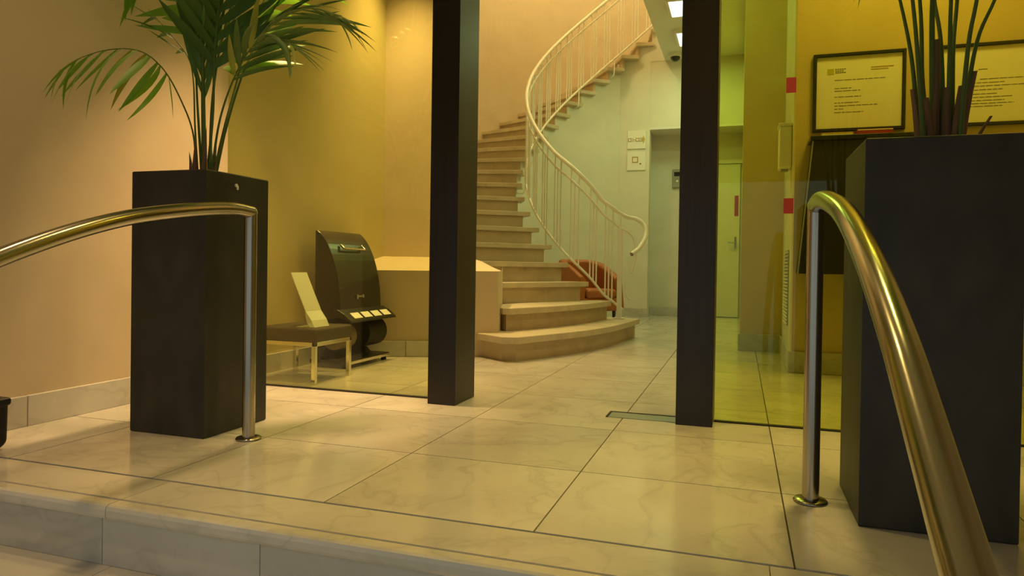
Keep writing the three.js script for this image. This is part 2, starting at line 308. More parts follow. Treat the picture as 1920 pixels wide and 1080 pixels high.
// ------------------------------------------------------------------ glass screen, posts, floor channel
function pane(name, x0, x1, mat, label) { const o = structure(name, label, 'window'); part('pane', box(x0, x1, 0.004, VC, GZ - 0.006, GZ + 0.004), mat, o); part('floor_channel', box(x0, x1, 0.0, 0.006, GZ - 0.014, GZ + 0.012), M.blackMatte, o, 'thin dark channel at the floor'); return o; }
pane('window_1', WX + 0.002, -1.437, M.glassL, 'greenish glass pane between the left wall and the dark post');
pane('window_2', -0.100, 1.168, M.glassR, 'yellowish glass pane to the right of the right dark post');
for (const [x0, x1, lab] of [[-1.437, -1.292, 'dark brown wooden post standing nearer the black machine and bench'], [-0.256, -0.102, 'dark brown wooden post standing between the doorway and the yellowish glass']]) {
  const o = thing('door_post', lab, 'post', [(x0 + x1) / 2, 0, -3.2], 0, 'dark posts of the entrance'); const w = (x1 - x0) / 2;
  part('shaft', rbox(-w, w, 0, VC, -0.128, 0.128, 0.003), M.post, o);
}
{
  const o = thing('floor_guide', 'brushed metal door guide plate let into the floor beside the right dark post', 'floor plate', [-0.41, 0, -3.165]);
  part('plate', box(-0.147, 0.154, 0.0, 0.0022, -0.055, 0.055), std([0.24, 0.26, 0.21], { metalness: 0.6, roughness: 0.45 }), o);
  part('rim', merge([box(-0.154, 0.154, 0.0, 0.004, -0.068, -0.055), box(-0.158, -0.147, 0.0, 0.004, -0.062, 0.055)]), M.blackMatte, o, 'dark rim');
}
// hallway door and grey panel
{
  const d = structure('door_1', 'pale flush door at the end of the hallway', 'door');
  part('leaf', rbox(-0.72, -0.02, 0.008, 2.13, -10.1, -10.06, 0.003), M.white, d);
  part('frame', merge([box(-0.78, -0.725, 0, 2.19, -10.1, -10.045), box(-0.725, 0.004, 2.135, 2.19, -10.1, -10.045)]), M.white, d);
  part('handle', merge([rbox(-0.085, -0.06, 0.96, 1.12, -10.06, -10.05, 0.003), bar([-0.072, 1.04, -10.05], [-0.072, 1.04, -10.0], 0.009), bar([-0.072, 1.04, -10.0], [-0.18, 1.04, -10.0], 0.009)]), M.steel, d);
  const s = thing('door_sticker', 'narrow red sticker on the pale hallway door', 'sticker', [-0.062, 1.55, -10.055]); part('sheet', rbox(-0.028, 0.022, -0.14, 0.14, -0.003, 0.002, 0.001, 1), M.red, s);
  const g = thing('wall_panel', 'small grey control panel on the pale hallway wall', 'control panel', [-0.87, 1.95, -10.1]); part('case', rbox(-0.07, 0.07, -0.13, 0.13, 0, 0.035, 0.008), M.grey, g); part('button', new THREE.CylinderGeometry(0.016, 0.016, 0.012, 16).rotateX(Math.PI / 2).translate(0, -0.04, 0.038), M.paper, g); part('screen', rbox(-0.045, 0.045, 0.03, 0.09, 0.034, 0.038, 0.001, 1), M.blackMatte, g);
}

// ------------------------------------------------------------------ stairs
{
  const st = thing('staircase', 'curved stone staircase rising from the lobby', 'staircase');
  const t1 = []; t1.push([-1.93, -4.84], [-1.58, -4.585]);
  const c1 = new THREE.CatmullRomCurve3([[-1.47, -4.61], [-1.33, -4.92], [-1.2, -5.22], [-1.09, -5.55], [-1.015, -5.9], [-0.96, -6.35], [-0.925, -6.8]].map(([x, z]) => new THREE.Vector3(x, 0, z)));
  const c1p = c1.getPoints(20).map((p) => [p.x, p.z]); t1.push(...c1p, [-1.2, -6.86], [-1.55, -6.45], [-1.86, -5.5]);
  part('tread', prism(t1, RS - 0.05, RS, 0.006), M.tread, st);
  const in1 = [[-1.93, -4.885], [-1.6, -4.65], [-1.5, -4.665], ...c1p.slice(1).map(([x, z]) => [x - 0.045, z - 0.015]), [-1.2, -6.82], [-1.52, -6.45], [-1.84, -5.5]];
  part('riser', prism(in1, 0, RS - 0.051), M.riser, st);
  const c2 = new THREE.CatmullRomCurve3([[-1.64, -4.97], [-1.55, -5.16], [-1.46, -5.36], [-1.36, -5.62], [-1.28, -5.9], [-1.21, -6.25], [-1.165, -6.58]].map(([x, z]) => new THREE.Vector3(x, 0, z)));
  const c2p = c2.getPoints(16).map((p) => [p.x, p.z]);
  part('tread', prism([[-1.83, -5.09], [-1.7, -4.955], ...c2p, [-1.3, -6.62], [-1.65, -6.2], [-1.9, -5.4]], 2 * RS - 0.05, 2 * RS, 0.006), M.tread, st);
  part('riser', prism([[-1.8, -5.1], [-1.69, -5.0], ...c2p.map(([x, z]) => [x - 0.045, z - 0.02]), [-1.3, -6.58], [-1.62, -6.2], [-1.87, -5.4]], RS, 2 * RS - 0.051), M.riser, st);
  for (let i = 3; i <= NT; i++) {
    const a = inner[i], b = outer[i], a2 = inner[i + 1] || inner[i], b2 = outer[i + 1] || outer[i];
    const fx = a2[0] - a[0], fz = a2[1] - a[1], gx = b2[0] - b[0], gz = b2[1] - b[1], fl = Math.hypot(fx, fz), gl = Math.hypot(gx, gz);
    const f = 0.022, A = [a[0] - fx / fl * f, a[1] - fz / fl * f], B = [b[0] - gx / gl * f, b[1] - gz / gl * f];
    const A2 = [a2[0] + fx / fl * 0.02, a2[1] + fz / fl * 0.02], B2 = [b2[0] + gx / gl * 0.02, b2[1] + gz / gl * 0.02];
    const pts = [A]; if (i >= 4) for (let k = 1; k < 3; k++) pts.push(pol(RI, ang(i) + (ang(i + 1) - ang(i)) * k / 3));
    pts.push(A2, B2); if (i >= 4) for (let k = 2; k > 0; k--) pts.push(pol(RO, ang(i) + (ang(i + 1) - ang(i)) * k / 3));
    pts.push(B);
    if (i === 4) pts.splice(1, 2);
    part('tread', prism(pts.reverse(), i * RS - 0.046, i * RS, 0.005), M.tread, st);
    const t = 0.075, ia = [a[0] + (b[0] - a[0]) * t / Math.hypot(b[0] - a[0], b[1] - a[1]), a[1] + (b[1] - a[1]) * t / Math.hypot(b[0] - a[0], b[1] - a[1])];
    const o = 0.012, w = 0.04, nx = (fx / fl + gx / gl) / 2, nz = (fz / fl + gz / gl) / 2;
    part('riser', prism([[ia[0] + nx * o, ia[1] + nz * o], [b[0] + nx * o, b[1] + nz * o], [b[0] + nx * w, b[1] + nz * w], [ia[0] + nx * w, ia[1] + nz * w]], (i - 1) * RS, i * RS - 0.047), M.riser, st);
  }
}
// ------------------------------------------------------------------ balustrade
{
  const ba = thing('stair_balustrade', 'white metal balustrade curving up the inner side of the stairs', 'balustrade');
  const at = (u, off = 0.035) => {   // point just inside the tread ends at step number u
    if (u >= 5) { const p = pol(RI - off, ang(u)); return p; }
    const key = [[-1.11, -6.70], [-1.24, -6.60], [-1.375, -6.52], [-1.555, -6.465], pol(RI - off, ang(5)), pol(RI - off, ang(6))];
    const c = Math.max(1, u) - 1, k = Math.min(4, Math.floor(c)), t = c - k, p0 = key[Math.max(0, k - 1)], p1 = key[k], p2 = key[k + 1], p3 = key[Math.min(5, k + 2)];
    const f = (a, b, cc, d) => 0.5 * (2 * b + (cc - a) * t + (2 * a - 5 * b + 4 * cc - d) * t * t + (3 * b - a - 3 * cc + d) * t * t * t);
    return [f(p0[0], p1[0], p2[0], p3[0]), f(p0[1], p1[1], p2[1], p3[1])];
  };
  const P = (u, h) => { const [x, z] = at(u); return [x, u * RS + h, z]; };
  const HB = 0.05, HM = 0.80, HT = 0.925, hb = (u) => HB + 0.06 * Math.max(0, 2 - u);
  const ht = (u) => HT + 0.07 * Math.max(0, 2.2 - u) , hm = (u) => HM + 0.06 * Math.max(0, 2.2 - u);
  const top = [], mid = [], bot = [];
  for (let u = 1.15; u <= 23.2; u += 0.35) { top.push(P(u, ht(u))); mid.push(P(u, hm(u))); bot.push(P(u, hb(u))); }
  const scroll = [[-0.96, 0.80, -6.45], [-0.90, 0.87, -6.56], [-0.865, 0.975, -6.68], [-0.885, 1.08, -6.76], [-0.96, 1.145, -6.77], [-1.05, 1.165, -6.735]];
  part('handrail', tube([...scroll, ...top], 0.021, 260, 8), M.rail, ba);
  part('middle_rail', tube([[-0.985, 0.62, -6.6], [-0.955, 0.78, -6.66], [-0.965, 0.92, -6.71], [-1.02, 1.01, -6.72], ...mid], 0.0115, 260, 6), M.rail, ba);
  part('bottom_rail', tube([[-1.075, RS + 0.09, -6.715], ...bot], 0.0135, 260, 6), M.rail, ba);
  const nw = part('newel_post', rbox(-1.132, -1.088, RS + 0.008, 1.06, -6.725, -6.68, 0.004), M.rail, ba);
  part('base_plate', rbox(-1.16, -1.06, RS, RS + 0.012, -6.755, -6.65, 0.003), M.rail, nw);
  part('top_pin', bar([-1.11, 1.06, -6.70], [-1.11, 1.16, -6.70], 0.008), M.rail, nw);
  part('side_hook', tube([[-1.06, 0.52, -6.70], [-1.05, 0.43, -6.70], [-1.025, 0.385, -6.70], [-1.0, 0.37, -6.70]], 0.008, 12, 6), M.rail, nw);
  for (let g = 0; g < 21; g++) for (let k = -1; k <= 1; k++) {
    const u = 1.75 + g + k * 0.2; const [x, z] = at(u), y0 = u * RS + hb(u), y1 = u * RS + (k === 0 ? hm(u) : ht(u));
    part('baluster', bar([x, y0, z], [x, y1, z], 0.0075, 6), M.rail, ba);
  }
  for (const u of [5.6, 9.4, 11.3, 13.2, 16.6, 19.3]) {   // hooks that tie the balustrade to the wall below the treads
    const [x, z] = at(u), [xi, zi] = pol(RI + 0.062, ang(u)), y = u * RS + hb(u);
    part('wall_hook', tube([[x, y, z], [x, y - 0.17, z], [x + (xi - x) * 0.3, y - 0.225, z + (zi - z) * 0.3], [xi, y - 0.225, zi]], 0.0085, 16, 6), M.rail, ba);
  }
}

// ------------------------------------------------------------------ planters
function planter(label, x, z, plug) {
  const o = thing('planter', label, 'planter', [x, 0, z]); const w = 0.181, h = 1.03;
  const wall = new THREE.Shape([[-w, -w], [w, -w], [w, w], [-w, w]].map((p) => new THREE.Vector2(...p))); const i = w - 0.025;
  wall.holes.push(new THREE.Path([[-i, -i], [-i, i], [i, i], [i, -i]].map((p) => new THREE.Vector2(...p))));
  const g = new THREE.ExtrudeGeometry(wall, { depth: h - 0.01, bevelEnabled: true, bevelThickness: 0.005, bevelSize: 0.005, bevelOffset: -0.005, bevelSegments: 2 }); g.rotateX(-Math.PI / 2); g.translate(0, 0.005, 0);
  part('body', uvm(g), M.planter, o);
  const s = new THREE.PlaneGeometry(2 * i, 2 * i, 14, 14); s.rotateX(-Math.PI / 2); const p = s.attributes.position; for (let k = 0; k < p.count; k++) p.setY(k, h - 0.05 + 0.02 * noise.noise(p.getX(k) * 20, p.getZ(k) * 20, x)); s.computeVertexNormals();
  part('soil', uvm(s), M.soil, o);
  if (plug) { part('plug', merge([new THREE.CylinderGeometry(0.007, 0.007, 0.006, 12).rotateZ(Math.PI / 2).translate(w + 0.002, 0.985, 0.02), box(w, w + 0.004, 0.968, 0.984, 0.008, 0.016)]), M.paper, o, 'small pale plug near the rim'); }
  return o;
}
planter('tall dark grey square planter on the left behind the steel handrail', -2.111, -2.316, true);
planter('tall dark grey square planter on the right in front of the yellowish glass', 0.49, -2.212, false);

// ------------------------------------------------------------------ palms
function leafletGeo(L, W, droop, fold = 0.25) {   // along +z, drooping in -y
  const n = 7, pos = [], uv = [], idx = [];
  for (let k = 0; k <= n; k++) {
    const t = k / n, z = L * t, y = -droop * L * t * t, w = W * Math.pow(Math.sin(Math.PI * Math.min(0.999, 0.06 + 0.94 * t)), 0.75) * (1 - 0.35 * t);
    pos.push(-w, y - w * fold, z, 0, y, z, w, y - w * fold, z); uv.push(0, t, 0.5, t, 1, t);
    if (k < n) { const b = k * 3; idx.push(b, b + 3, b + 1, b + 1, b + 3, b + 4, b + 1, b + 4, b + 2, b + 2, b + 4, b + 5); }
  }
  const g = new THREE.BufferGeometry(); g.setAttribute('position', new THREE.Float32BufferAttribute(pos, 3)); g.setAttribute('uv', new THREE.Float32BufferAttribute(uv, 2)); g.setIndex(idx); g.computeVertexNormals(); return g;
}
const LEAF = []; for (let k = 0; k < 5; k++) LEAF.push(leafletGeo(1, 0.070 + 0.010 * (k % 3), 0.10 + 0.12 * k));
function frond(parent, origin, pts, o = {}) {
  const { r = 0.005, from = 0.5, n = 12, len = 0.2, wide = 1, mat = M.leafDark, sweep = 0.75, hang = 0.2, tip = false, clipTop = 9 } = o;
  const P = pts.map((p) => new THREE.Vector3(p[0] - origin[0], p[1] - origin[1], p[2] - origin[2])), c = new THREE.CatmullRomCurve3(P, false, 'catmullrom', 0.5);
  // stalk that thins towards its tip
  const seg = 36, rad = 6, g = new THREE.TubeGeometry(c, seg, 1, rad, false), ap = g.attributes.position;
  for (let i = 0; i <= seg; i++) { const q = c.getPointAt(i / seg), rr_ = r * (1.25 - 1.0 * i / seg); for (let j = 0; j <= rad; j++) { const k = i * (rad + 1) + j; ap.setXYZ(k, q.x + (ap.getX(k) - q.x) * rr_, q.y + (ap.getY(k) - q.y) * rr_, q.z + (ap.getZ(k) - q.z) * rr_); } }
  const f = part('frond', g, o.stem || M.stem, parent);
  const up = new THREE.Vector3(0, 1, 0);
  for (let k = 0; k < n; k++) for (const s of [-1, 1]) {
    const t = from + (1 - from) * (k + 0.15 + 0.3 * (s + 1) / 2) / n, q = c.getPointAt(Math.min(0.995, t)), d = c.getTangentAt(Math.min(0.995, t));
    const side = new THREE.Vector3().crossVectors(d, up).normalize().multiplyScalar(s);
    const e = (k + 0.5) / n, sw = sweep + (o.tipSweep ?? 0.5) * e; const dir = side.clone().add(d.clone().multiplyScalar(sw)).add(new THREE.Vector3(0, -hang * (o.slack ? 1.7 - 1.5 * e : 1) + rr(-0.06, 0.06), 0)).normalize();
    const L = len * (0.55 + 0.9 * Math.sin(Math.PI * (0.2 + 0.72 * e))) * rr(0.88, 1.1);
    const nrm = new THREE.Vector3().crossVectors(dir, side.clone().cross(d).normalize()).normalize(); let yv = new THREE.Vector3().crossVectors(dir, nrm).normalize(); if (yv.y < 0) yv.negate();
    const xv = new THREE.Vector3().crossVectors(yv, dir).normalize();
    const m = part('leaflet', LEAF[Math.floor(rnd() * 5)], tip && rnd() < 0.14 ? M.leafTip : mat, f); const B = new THREE.Matrix4().makeBasis(xv, yv, dir); m.quaternion.setFromRotationMatrix(B); m.position.copy(q); m.scale.set(L * wide, L, L);
  }
  return f;
}
{
  const B = [-2.1, 0.99, -2.31], o = thing('potted_palm', 'leafy green palm growing in the left planter', 'palm', B);
  const W = M.leafDark, G = M.leaf;
  frond(o, B, [[-2.13, 0.99, -2.3], [-2.12, 1.19, -2.27], [-2.12, 1.32, -2.2], [-2.13, 1.42, -2.12], [-2.17, 1.47, -2.05], [-2.24, 1.46, -1.98], [-2.33, 1.42, -1.93], [-2.39, 1.37, -1.9]], { from: 0.5, n: 9, len: 0.175, mat: G, hang: 1.3, slack: true, r: 0.0035, tip: true, sweep: 0.3, tipSweep: 3.2, wide: 0.85 });
  frond(o, B, [[-2.12, 0.99, -2.3], [-2.14, 1.23, -2.3], [-2.17, 1.43, -2.32], [-2.2, 1.53, -2.32], [-2.28, 1.63, -2.3], [-2.37, 1.73, -2.28]], { from: 0.66, n: 3, len: 0.13, mat: W, r: 0.004, wide: 0.7 });
  frond(o, B, [[-2.09, 0.99, -2.3], [-2.09, 1.31, -2.29], [-2.07, 1.56, -2.26], [-2.05, 1.8, -2.22], [-2.05, 2.01, -2.15], [-2.09, 2.13, -2.08]], { from: 0.28, n: 12, len: 0.25, mat: W, r: 0.009, sweep: 3.2, hang: -0.25, wide: 0.62 });
  frond(o, B, [[-2.08, 0.99, -2.32], [-2.1, 1.32, -2.35], [-2.09, 1.57, -2.38], [-2.05, 1.81, -2.42], [-1.97, 2.04, -2.45], [-1.83, 2.14, -2.48]], { from: 0.38, n: 14, len: 0.28, mat: W, r: 0.006, sweep: 1.9, hang: 0, wide: 0.62 });
  frond(o, B, [[-2.06, 0.99, -2.3], [-2.0, 1.24, -2.28], [-1.9, 1.41, -2.25], [-1.79, 1.51, -2.22], [-1.68, 1.52, -2.2], [-1.58, 1.48, -2.18]], { from: 0.52, n: 9, len: 0.20, mat: W, r: 0.0045, hang: 0.1, sweep: 1.4, tip: true, wide: 0.8, tipSweep: 1.0 });
  frond(o, B, [[-2.07, 0.99, -2.33], [-2.03, 1.25, -2.36], [-1.97, 1.5, -2.4], [-1.89, 1.65, -2.43], [-1.73, 1.73, -2.46], [-1.58, 1.7, -2.5]], { from: 0.48, n: 12, len: 0.24, mat: W, r: 0.005, hang: 0.2, sweep: 1.2, wide: 0.75, tipSweep: 1.0 });
  frond(o, B, [[-2.1, 0.99, -2.35], [-2.08, 1.24, -2.4], [-2.1, 1.47, -2.5], [-2.1, 1.71, -2.58], [-2.03, 1.94, -2.66], [-1.86, 2.06, -2.75]], { from: 0.42, n: 12, len: 0.24, mat: G, r: 0.005, hang: 0.3, sweep: 1.1 });
  frond(o, B, [[-2.1, 0.99, -2.3], [-2.11, 1.31, -2.28], [-2.1, 1.6, -2.24], [-2.15, 1.78, -2.2], [-2.2, 1.83, -2.15], [-2.29, 1.78, -2.1]], { from: 0.58, n: 9, len: 0.2, mat: G, r: 0.005, hang: 0.5, tip: true });
  frond(o, B, [[-2.09, 0.99, -2.31], [-2.05, 1.28, -2.3], [-2.02, 1.5, -2.27], [-1.95, 1.72, -2.22], [-1.85, 1.88, -2.16], [-1.72, 1.95, -2.1]], { from: 0.42, n: 12, len: 0.25, mat: W, r: 0.005, hang: 0.25, sweep: 1.2 });
  for (const [x, z, h, lx] of [[-2.14, -2.29, 0.14, -0.02], [-2.11, -2.27, 0.2, 0], [-2.075, -2.28, 0.24, 0.012], [-2.05, -2.3, 0.16, 0.02], [-2.09, -2.34, 0.22, -0.008]]) {
    const g = new THREE.ConeGeometry(0.017, h, 8, 4); g.translate(0, h / 2, 0); const p = g.attributes.position; for (let k = 0; k < p.count; k++) p.setX(k, p.getX(k) + lx * Math.max(0, p.getY(k) / h) ** 1.5); g.computeVertexNormals();
    const m = part('sheath', g, M.sheath, o, 'brown dry leaf sheath'); m.position.set(x - B[0], 0.0, z - B[2]);
  }
}
{
  const B = [0.5, 0.99, -2.21], o = thing('potted_palm', 'bare-stemmed palm growing in the right planter', 'palm', B);
  const S = [
    [[[0.47, 0.99, -2.2], [0.45, 1.25, -2.2], [0.41, 1.44, -2.18], [0.36, 1.56, -2.12], [0.315, 1.54, -2.06], [0.30, 1.45, -2.0]], { from: 0.86, n: 2, len: 0.075, hang: 0.9, wide: 0.6, tipSweep: 3 }],
    [[[0.48, 0.99, -2.18], [0.45, 1.28, -2.15], [0.43, 1.41, -2.12], [0.38, 1.68, -2.05], [0.3, 1.85, -1.95]], { from: 0.74, n: 8, len: 0.2 }],
    [[[0.51, 0.99, -2.22], [0.5, 1.35, -2.22], [0.5, 1.53, -2.22], [0.49, 1.86, -2.2], [0.51, 2.1, -2.1]], { from: 0.7, n: 10, len: 0.25, r: 0.008 }],
    [[[0.53, 0.99, -2.2], [0.53, 1.32, -2.25], [0.52, 1.49, -2.3], [0.52, 1.8, -2.4], [0.48, 2.06, -2.5]], { from: 0.7, n: 9, len: 0.22 }],
    [[[0.54, 0.99, -2.2], [0.54, 1.28, -2.2], [0.54, 1.43, -2.2], [0.56, 1.78, -2.25], [0.66, 2.0, -2.35]], { from: 0.7, n: 9, len: 0.22 }],
    [[[0.55, 0.99, -2.2], [0.56, 1.3, -2.25], [0.58, 1.46, -2.3], [0.62, 1.81, -2.4], [0.71, 2.01, -2.5]], { from: 0.7, n: 9, len: 0.22 }],
    [[[0.56, 0.99, -2.18], [0.57, 1.28, -2.15], [0.58, 1.4, -2.12], [0.6, 1.66, -2.05], [0.65, 1.85, -1.95]], { from: 0.76, n: 8, len: 0.2 }],
    [[[0.565, 0.99, -2.2], [0.6, 1.29, -2.2], [0.64, 1.42, -2.18], [0.70, 1.62, -2.12], [0.82, 1.72, -2.05]], { from: 0.78, n: 8, len: 0.2 }],
    [[[0.50, 0.99, -2.2], [0.475, 1.2, -2.2], [0.47, 1.42, -2.22], [0.44, 1.8, -2.25], [0.36, 2.02, -2.32]], { from: 0.72, n: 9, len: 0.22 }],
  ];
  for (const [p, k] of S) frond(o, B, p, { r: 0.0062, mat: M.leaf, hang: 0.3, ...k });
  for (const [x, z, h, lx, w] of [[0.475, -2.2, 0.2, -0.02, 0.013], [0.495, -2.18, 0.17, -0.012, 0.012], [0.512, -2.22, 0.34, 0, 0.013], [0.535, -2.2, 0.2, 0, 0.014], [0.552, -2.19, 0.2, 0.012, 0.013], [0.565, -2.2, 0.24, 0.03, 0.012], [0.585, -2.17, 0.11, 0.04, 0.006]]) {
    const g = new THREE.CylinderGeometry(w * 0.45, w, h, 8, 4); g.translate(0, h / 2, 0); const p = g.attributes.position; for (let k = 0; k < p.count; k++) p.setX(k, p.getX(k) + lx * Math.max(0, p.getY(k) / h) ** 1.4 + 0.002 * noise.noise(p.getY(k) * 40, k, 1)); g.computeVertexNormals();
    const m = part('sheath', g, M.sheath, o, 'brown papery leaf sheath'); m.scale.set(1.2, 1, 1.2); m.position.set(x - B[0], 0, z - B[2]);
  }
}

// ------------------------------------------------------------------ entrance handrails
const RAIL = [[-2.2, 0.868], [-2.1, 0.873], [-1.95, 0.860], [-1.8, 0.838], [-1.64, 0.808], [-1.485, 0.765], [-1.33, 0.71], [-1.2, 0.655], [-1.045, 0.578], [-0.95, 0.522], [-0.8, 0.43], [-0.6, 0.31], [-0.3, 0.13]];
for (const [x, lab] of [[-1.778, 'brushed steel handrail in front of the left planter'], [0.207, 'brushed steel handrail sweeping past the right planter towards the viewer']]) {
  const o = thing('handrail', lab, 'handrail', [x, 0, -2.2], 0, 'handrails of the entrance steps');
  const pts = RAIL.map(([z, y]) => [0, y, z + 2.2]);
  part('rail', tube(pts, 0.0245, 90, 20), M.steel, o);
  part('corner', new THREE.SphereGeometry(0.0245, 20, 12).translate(0, 0.868, 0), M.steel, o);
  const p = part('post', bar([0, 0.004, 0], [0, 0.868, 0], 0.0235, 24), M.steel, o);
  part('base_plate', new THREE.LatheGeometry([[0, 0.0], [0.047, 0.0], [0.048, 0.004], [0.044, 0.009], [0.026, 0.012], [0, 0.012]].map((q) => new THREE.Vector2(...q)), 28), M.steel, p);
  const q = part('post', bar([0, -0.71, 1.9], [0, 0.13, 1.9], 0.0235, 20), M.steel, o);
  part('base_plate', new THREE.LatheGeometry([[0, 0.0], [0.047, 0.0], [0.048, 0.004], [0.044, 0.009], [0.026, 0.012], [0, 0.012]].map((v) => new THREE.Vector2(...v)), 28).translate(0, -0.712, 1.9), M.steel, q);
}

// ------------------------------------------------------------------ stool and acrylic stand
{
  const o = thing('stool', 'low stool with dark padded seat and square metal legs behind the glass', 'stool', [-2.43, 0, -3.49]); const w = 0.2, d = 0.19;
  part('seat_pad', new RoundedBoxGeometry(2 * w + 0.006, 0.075, 2 * d + 0.006, 4, 0.014).translate(0, 0.272, 0), M.cushion, o);
  part('frame', merge([rbox(-w, w, 0.212, 0.235, d - 0.022, d, 0.002), rbox(-w, w, 0.212, 0.235, -d, -d + 0.022, 0.002), rbox(-w, -w + 0.022, 0.212, 0.235, -d, d, 0.002), rbox(w - 0.022, w, 0.212, 0.235, -d, d, 0.002)]), M.chrome, o);
  for (const sx of [-1, 1]) for (const sz of [-1, 1]) part('leg', rbox(sx * w - (sx > 0 ? 0.024 : 0), sx * w + (sx > 0 ? 0 : 0.024), 0, 0.214, sz * d - (sz > 0 ? 0.024 : 0), sz * d + (sz > 0 ? 0 : 0.024), 0.002), M.chrome, o);
  const a = thing('leaflet_holder', 'bent clear acrylic leaflet holder on the dark stool', 'holder', [-2.29, 0.3105, -3.44]);
  const sheet = (pts, th) => { const L = [], R = []; for (let k = 0; k < pts.length; k++) { const p = pts[k], q = pts[Math.min(pts.length - 1, k + 1)], s = pts[Math.max(0, k - 1)]; const dx = q[0] - s[0], dy = q[1] - s[1], l = Math.hypot(dx, dy); L.push([p[0] - dy / l * th, p[1] + dx / l * th]); R.unshift([p[0] + dy / l * th, p[1] - dx / l * th]); } return extrudeZ([...L, ...R], -0.075, 0.075); };
  part('back_sheet', sheet([[-0.15, 0.31], [-0.10, 0.20], [-0.05, 0.095], [-0.047, 0.06], [-0.036, 0.025], [-0.02, 0.002]], 0.002), M.acrylic, a);
  part('front_brace', sheet([[-0.052, 0.095], [-0.01, 0.04], [0.008, 0.002]], 0.0015), M.acrylic, a);
  part('foot', box(-0.11, 0.012, 0.0, 0.0035, -0.075, 0.075), M.acrylic, a);
}

// ------------------------------------------------------------------ shoe polishing machine
{
  const o = thing('shoe_polisher', 'black shoe polishing machine with curved front against the olive wall', 'machine', [-2.55, 0, -4.14]); const w = 0.268;
  const prof = [[-0.075, 0.04], [-0.075, 0.89]]; for (let k = 0; k <= 14; k++) { const t = k / 14; prof.push([-0.06 + 0.175 * Math.sin(t * Math.PI * 0.5), 0.89 - 0.53 * (1 - Math.cos(t * Math.PI * 0.5)) * 0.66 - 0.53 * 0.34 * t]); }
  prof.push([0.115, 0.33], [0.02, 0.31], [0.0, 0.25], [-0.02, 0.04]);
  part('body', extrudeZ(prof.reverse(), -w, w, 0.006), M.blackGloss, o);
  part('handle', merge([bar([0.058, 0.775, -0.13], [0.058, 0.775, 0.13], 0.0075), bar([0.03, 0.80, -0.13], [0.058, 0.775, -0.13], 0.0085), bar([0.03, 0.80, 0.13], [0.058, 0.775, 0.13], 0.0085)]), M.chrome, o, 'chrome grab handle');
  const lip = part('control_lip', extrudeZ([[0.08, 0.375], [0.115, 0.38], [0.165, 0.355], [0.215, 0.315], [0.222, 0.30], [0.205, 0.30], [0.15, 0.325], [0.09, 0.335]].reverse(), -w - 0.03, w + 0.03, 0.004), M.black, o);
  for (let k = 0; k < 4; k++) {
    const g = new THREE.BoxGeometry(0.052, 0.002, 0.1); const m = part('label_plate', g, M.paper, lip, 'white printed label'); m.position.set(0.187, 0.3405, 0.185 - k * 0.128); m.rotation.z = -0.675;
  }
  part('logo', merge([box(0.1, 0.118, 0.452, 0.462, -0.01, 0.05), box(0.1, 0.119, 0.44, 0.47, 0.05, 0.062), box(0.1, 0.118, 0.446, 0.468, -0.03, -0.012)]), M.grey, o, 'small pale maker mark');
  part('brush_roll', merge([new THREE.CylinderGeometry(0.085, 0.085, 0.15, 24).rotateX(Math.PI / 2).translate(0.06, 0.2, 0.18), new THREE.CylinderGeometry(0.03, 0.03, 0.17, 16).rotateX(Math.PI / 2).translate(0.06, 0.2, 0.18)]), M.bristle, o, 'pale round brush');
  part('brush_roll', new THREE.CylinderGeometry(0.1, 0.1, 0.24, 24).rotateX(Math.PI / 2).translate(0.07, 0.205, -0.14), M.blackMatte, o, 'black round brush');
  part('stand', extrudeZ([[-0.07, 0.05], [0.06, 0.05], [0.02, 0.09], [0.0, 0.16], [0.01, 0.24], [-0.07, 0.24]], -0.24, 0.2, 0.004), M.black, o);
  const base = part('base_plate', rbox(-0.10, 0.18, 0.028, 0.052, -w - 0.01, w + 0.01, 0.004), M.black, o);
  part('edge_strip', rbox(0.178, 0.186, 0.026, 0.046, -w - 0.01, w + 0.01, 0.002), M.chrome, base);
  for (const [x, z] of [[-0.08, -0.25], [0.15, -0.25], [-0.08, 0.25], [0.15, 0.25]]) part('foot', new THREE.CylinderGeometry(0.016, 0.02, 0.028, 12).translate(x, 0.014, z), M.blackMatte, base);
}

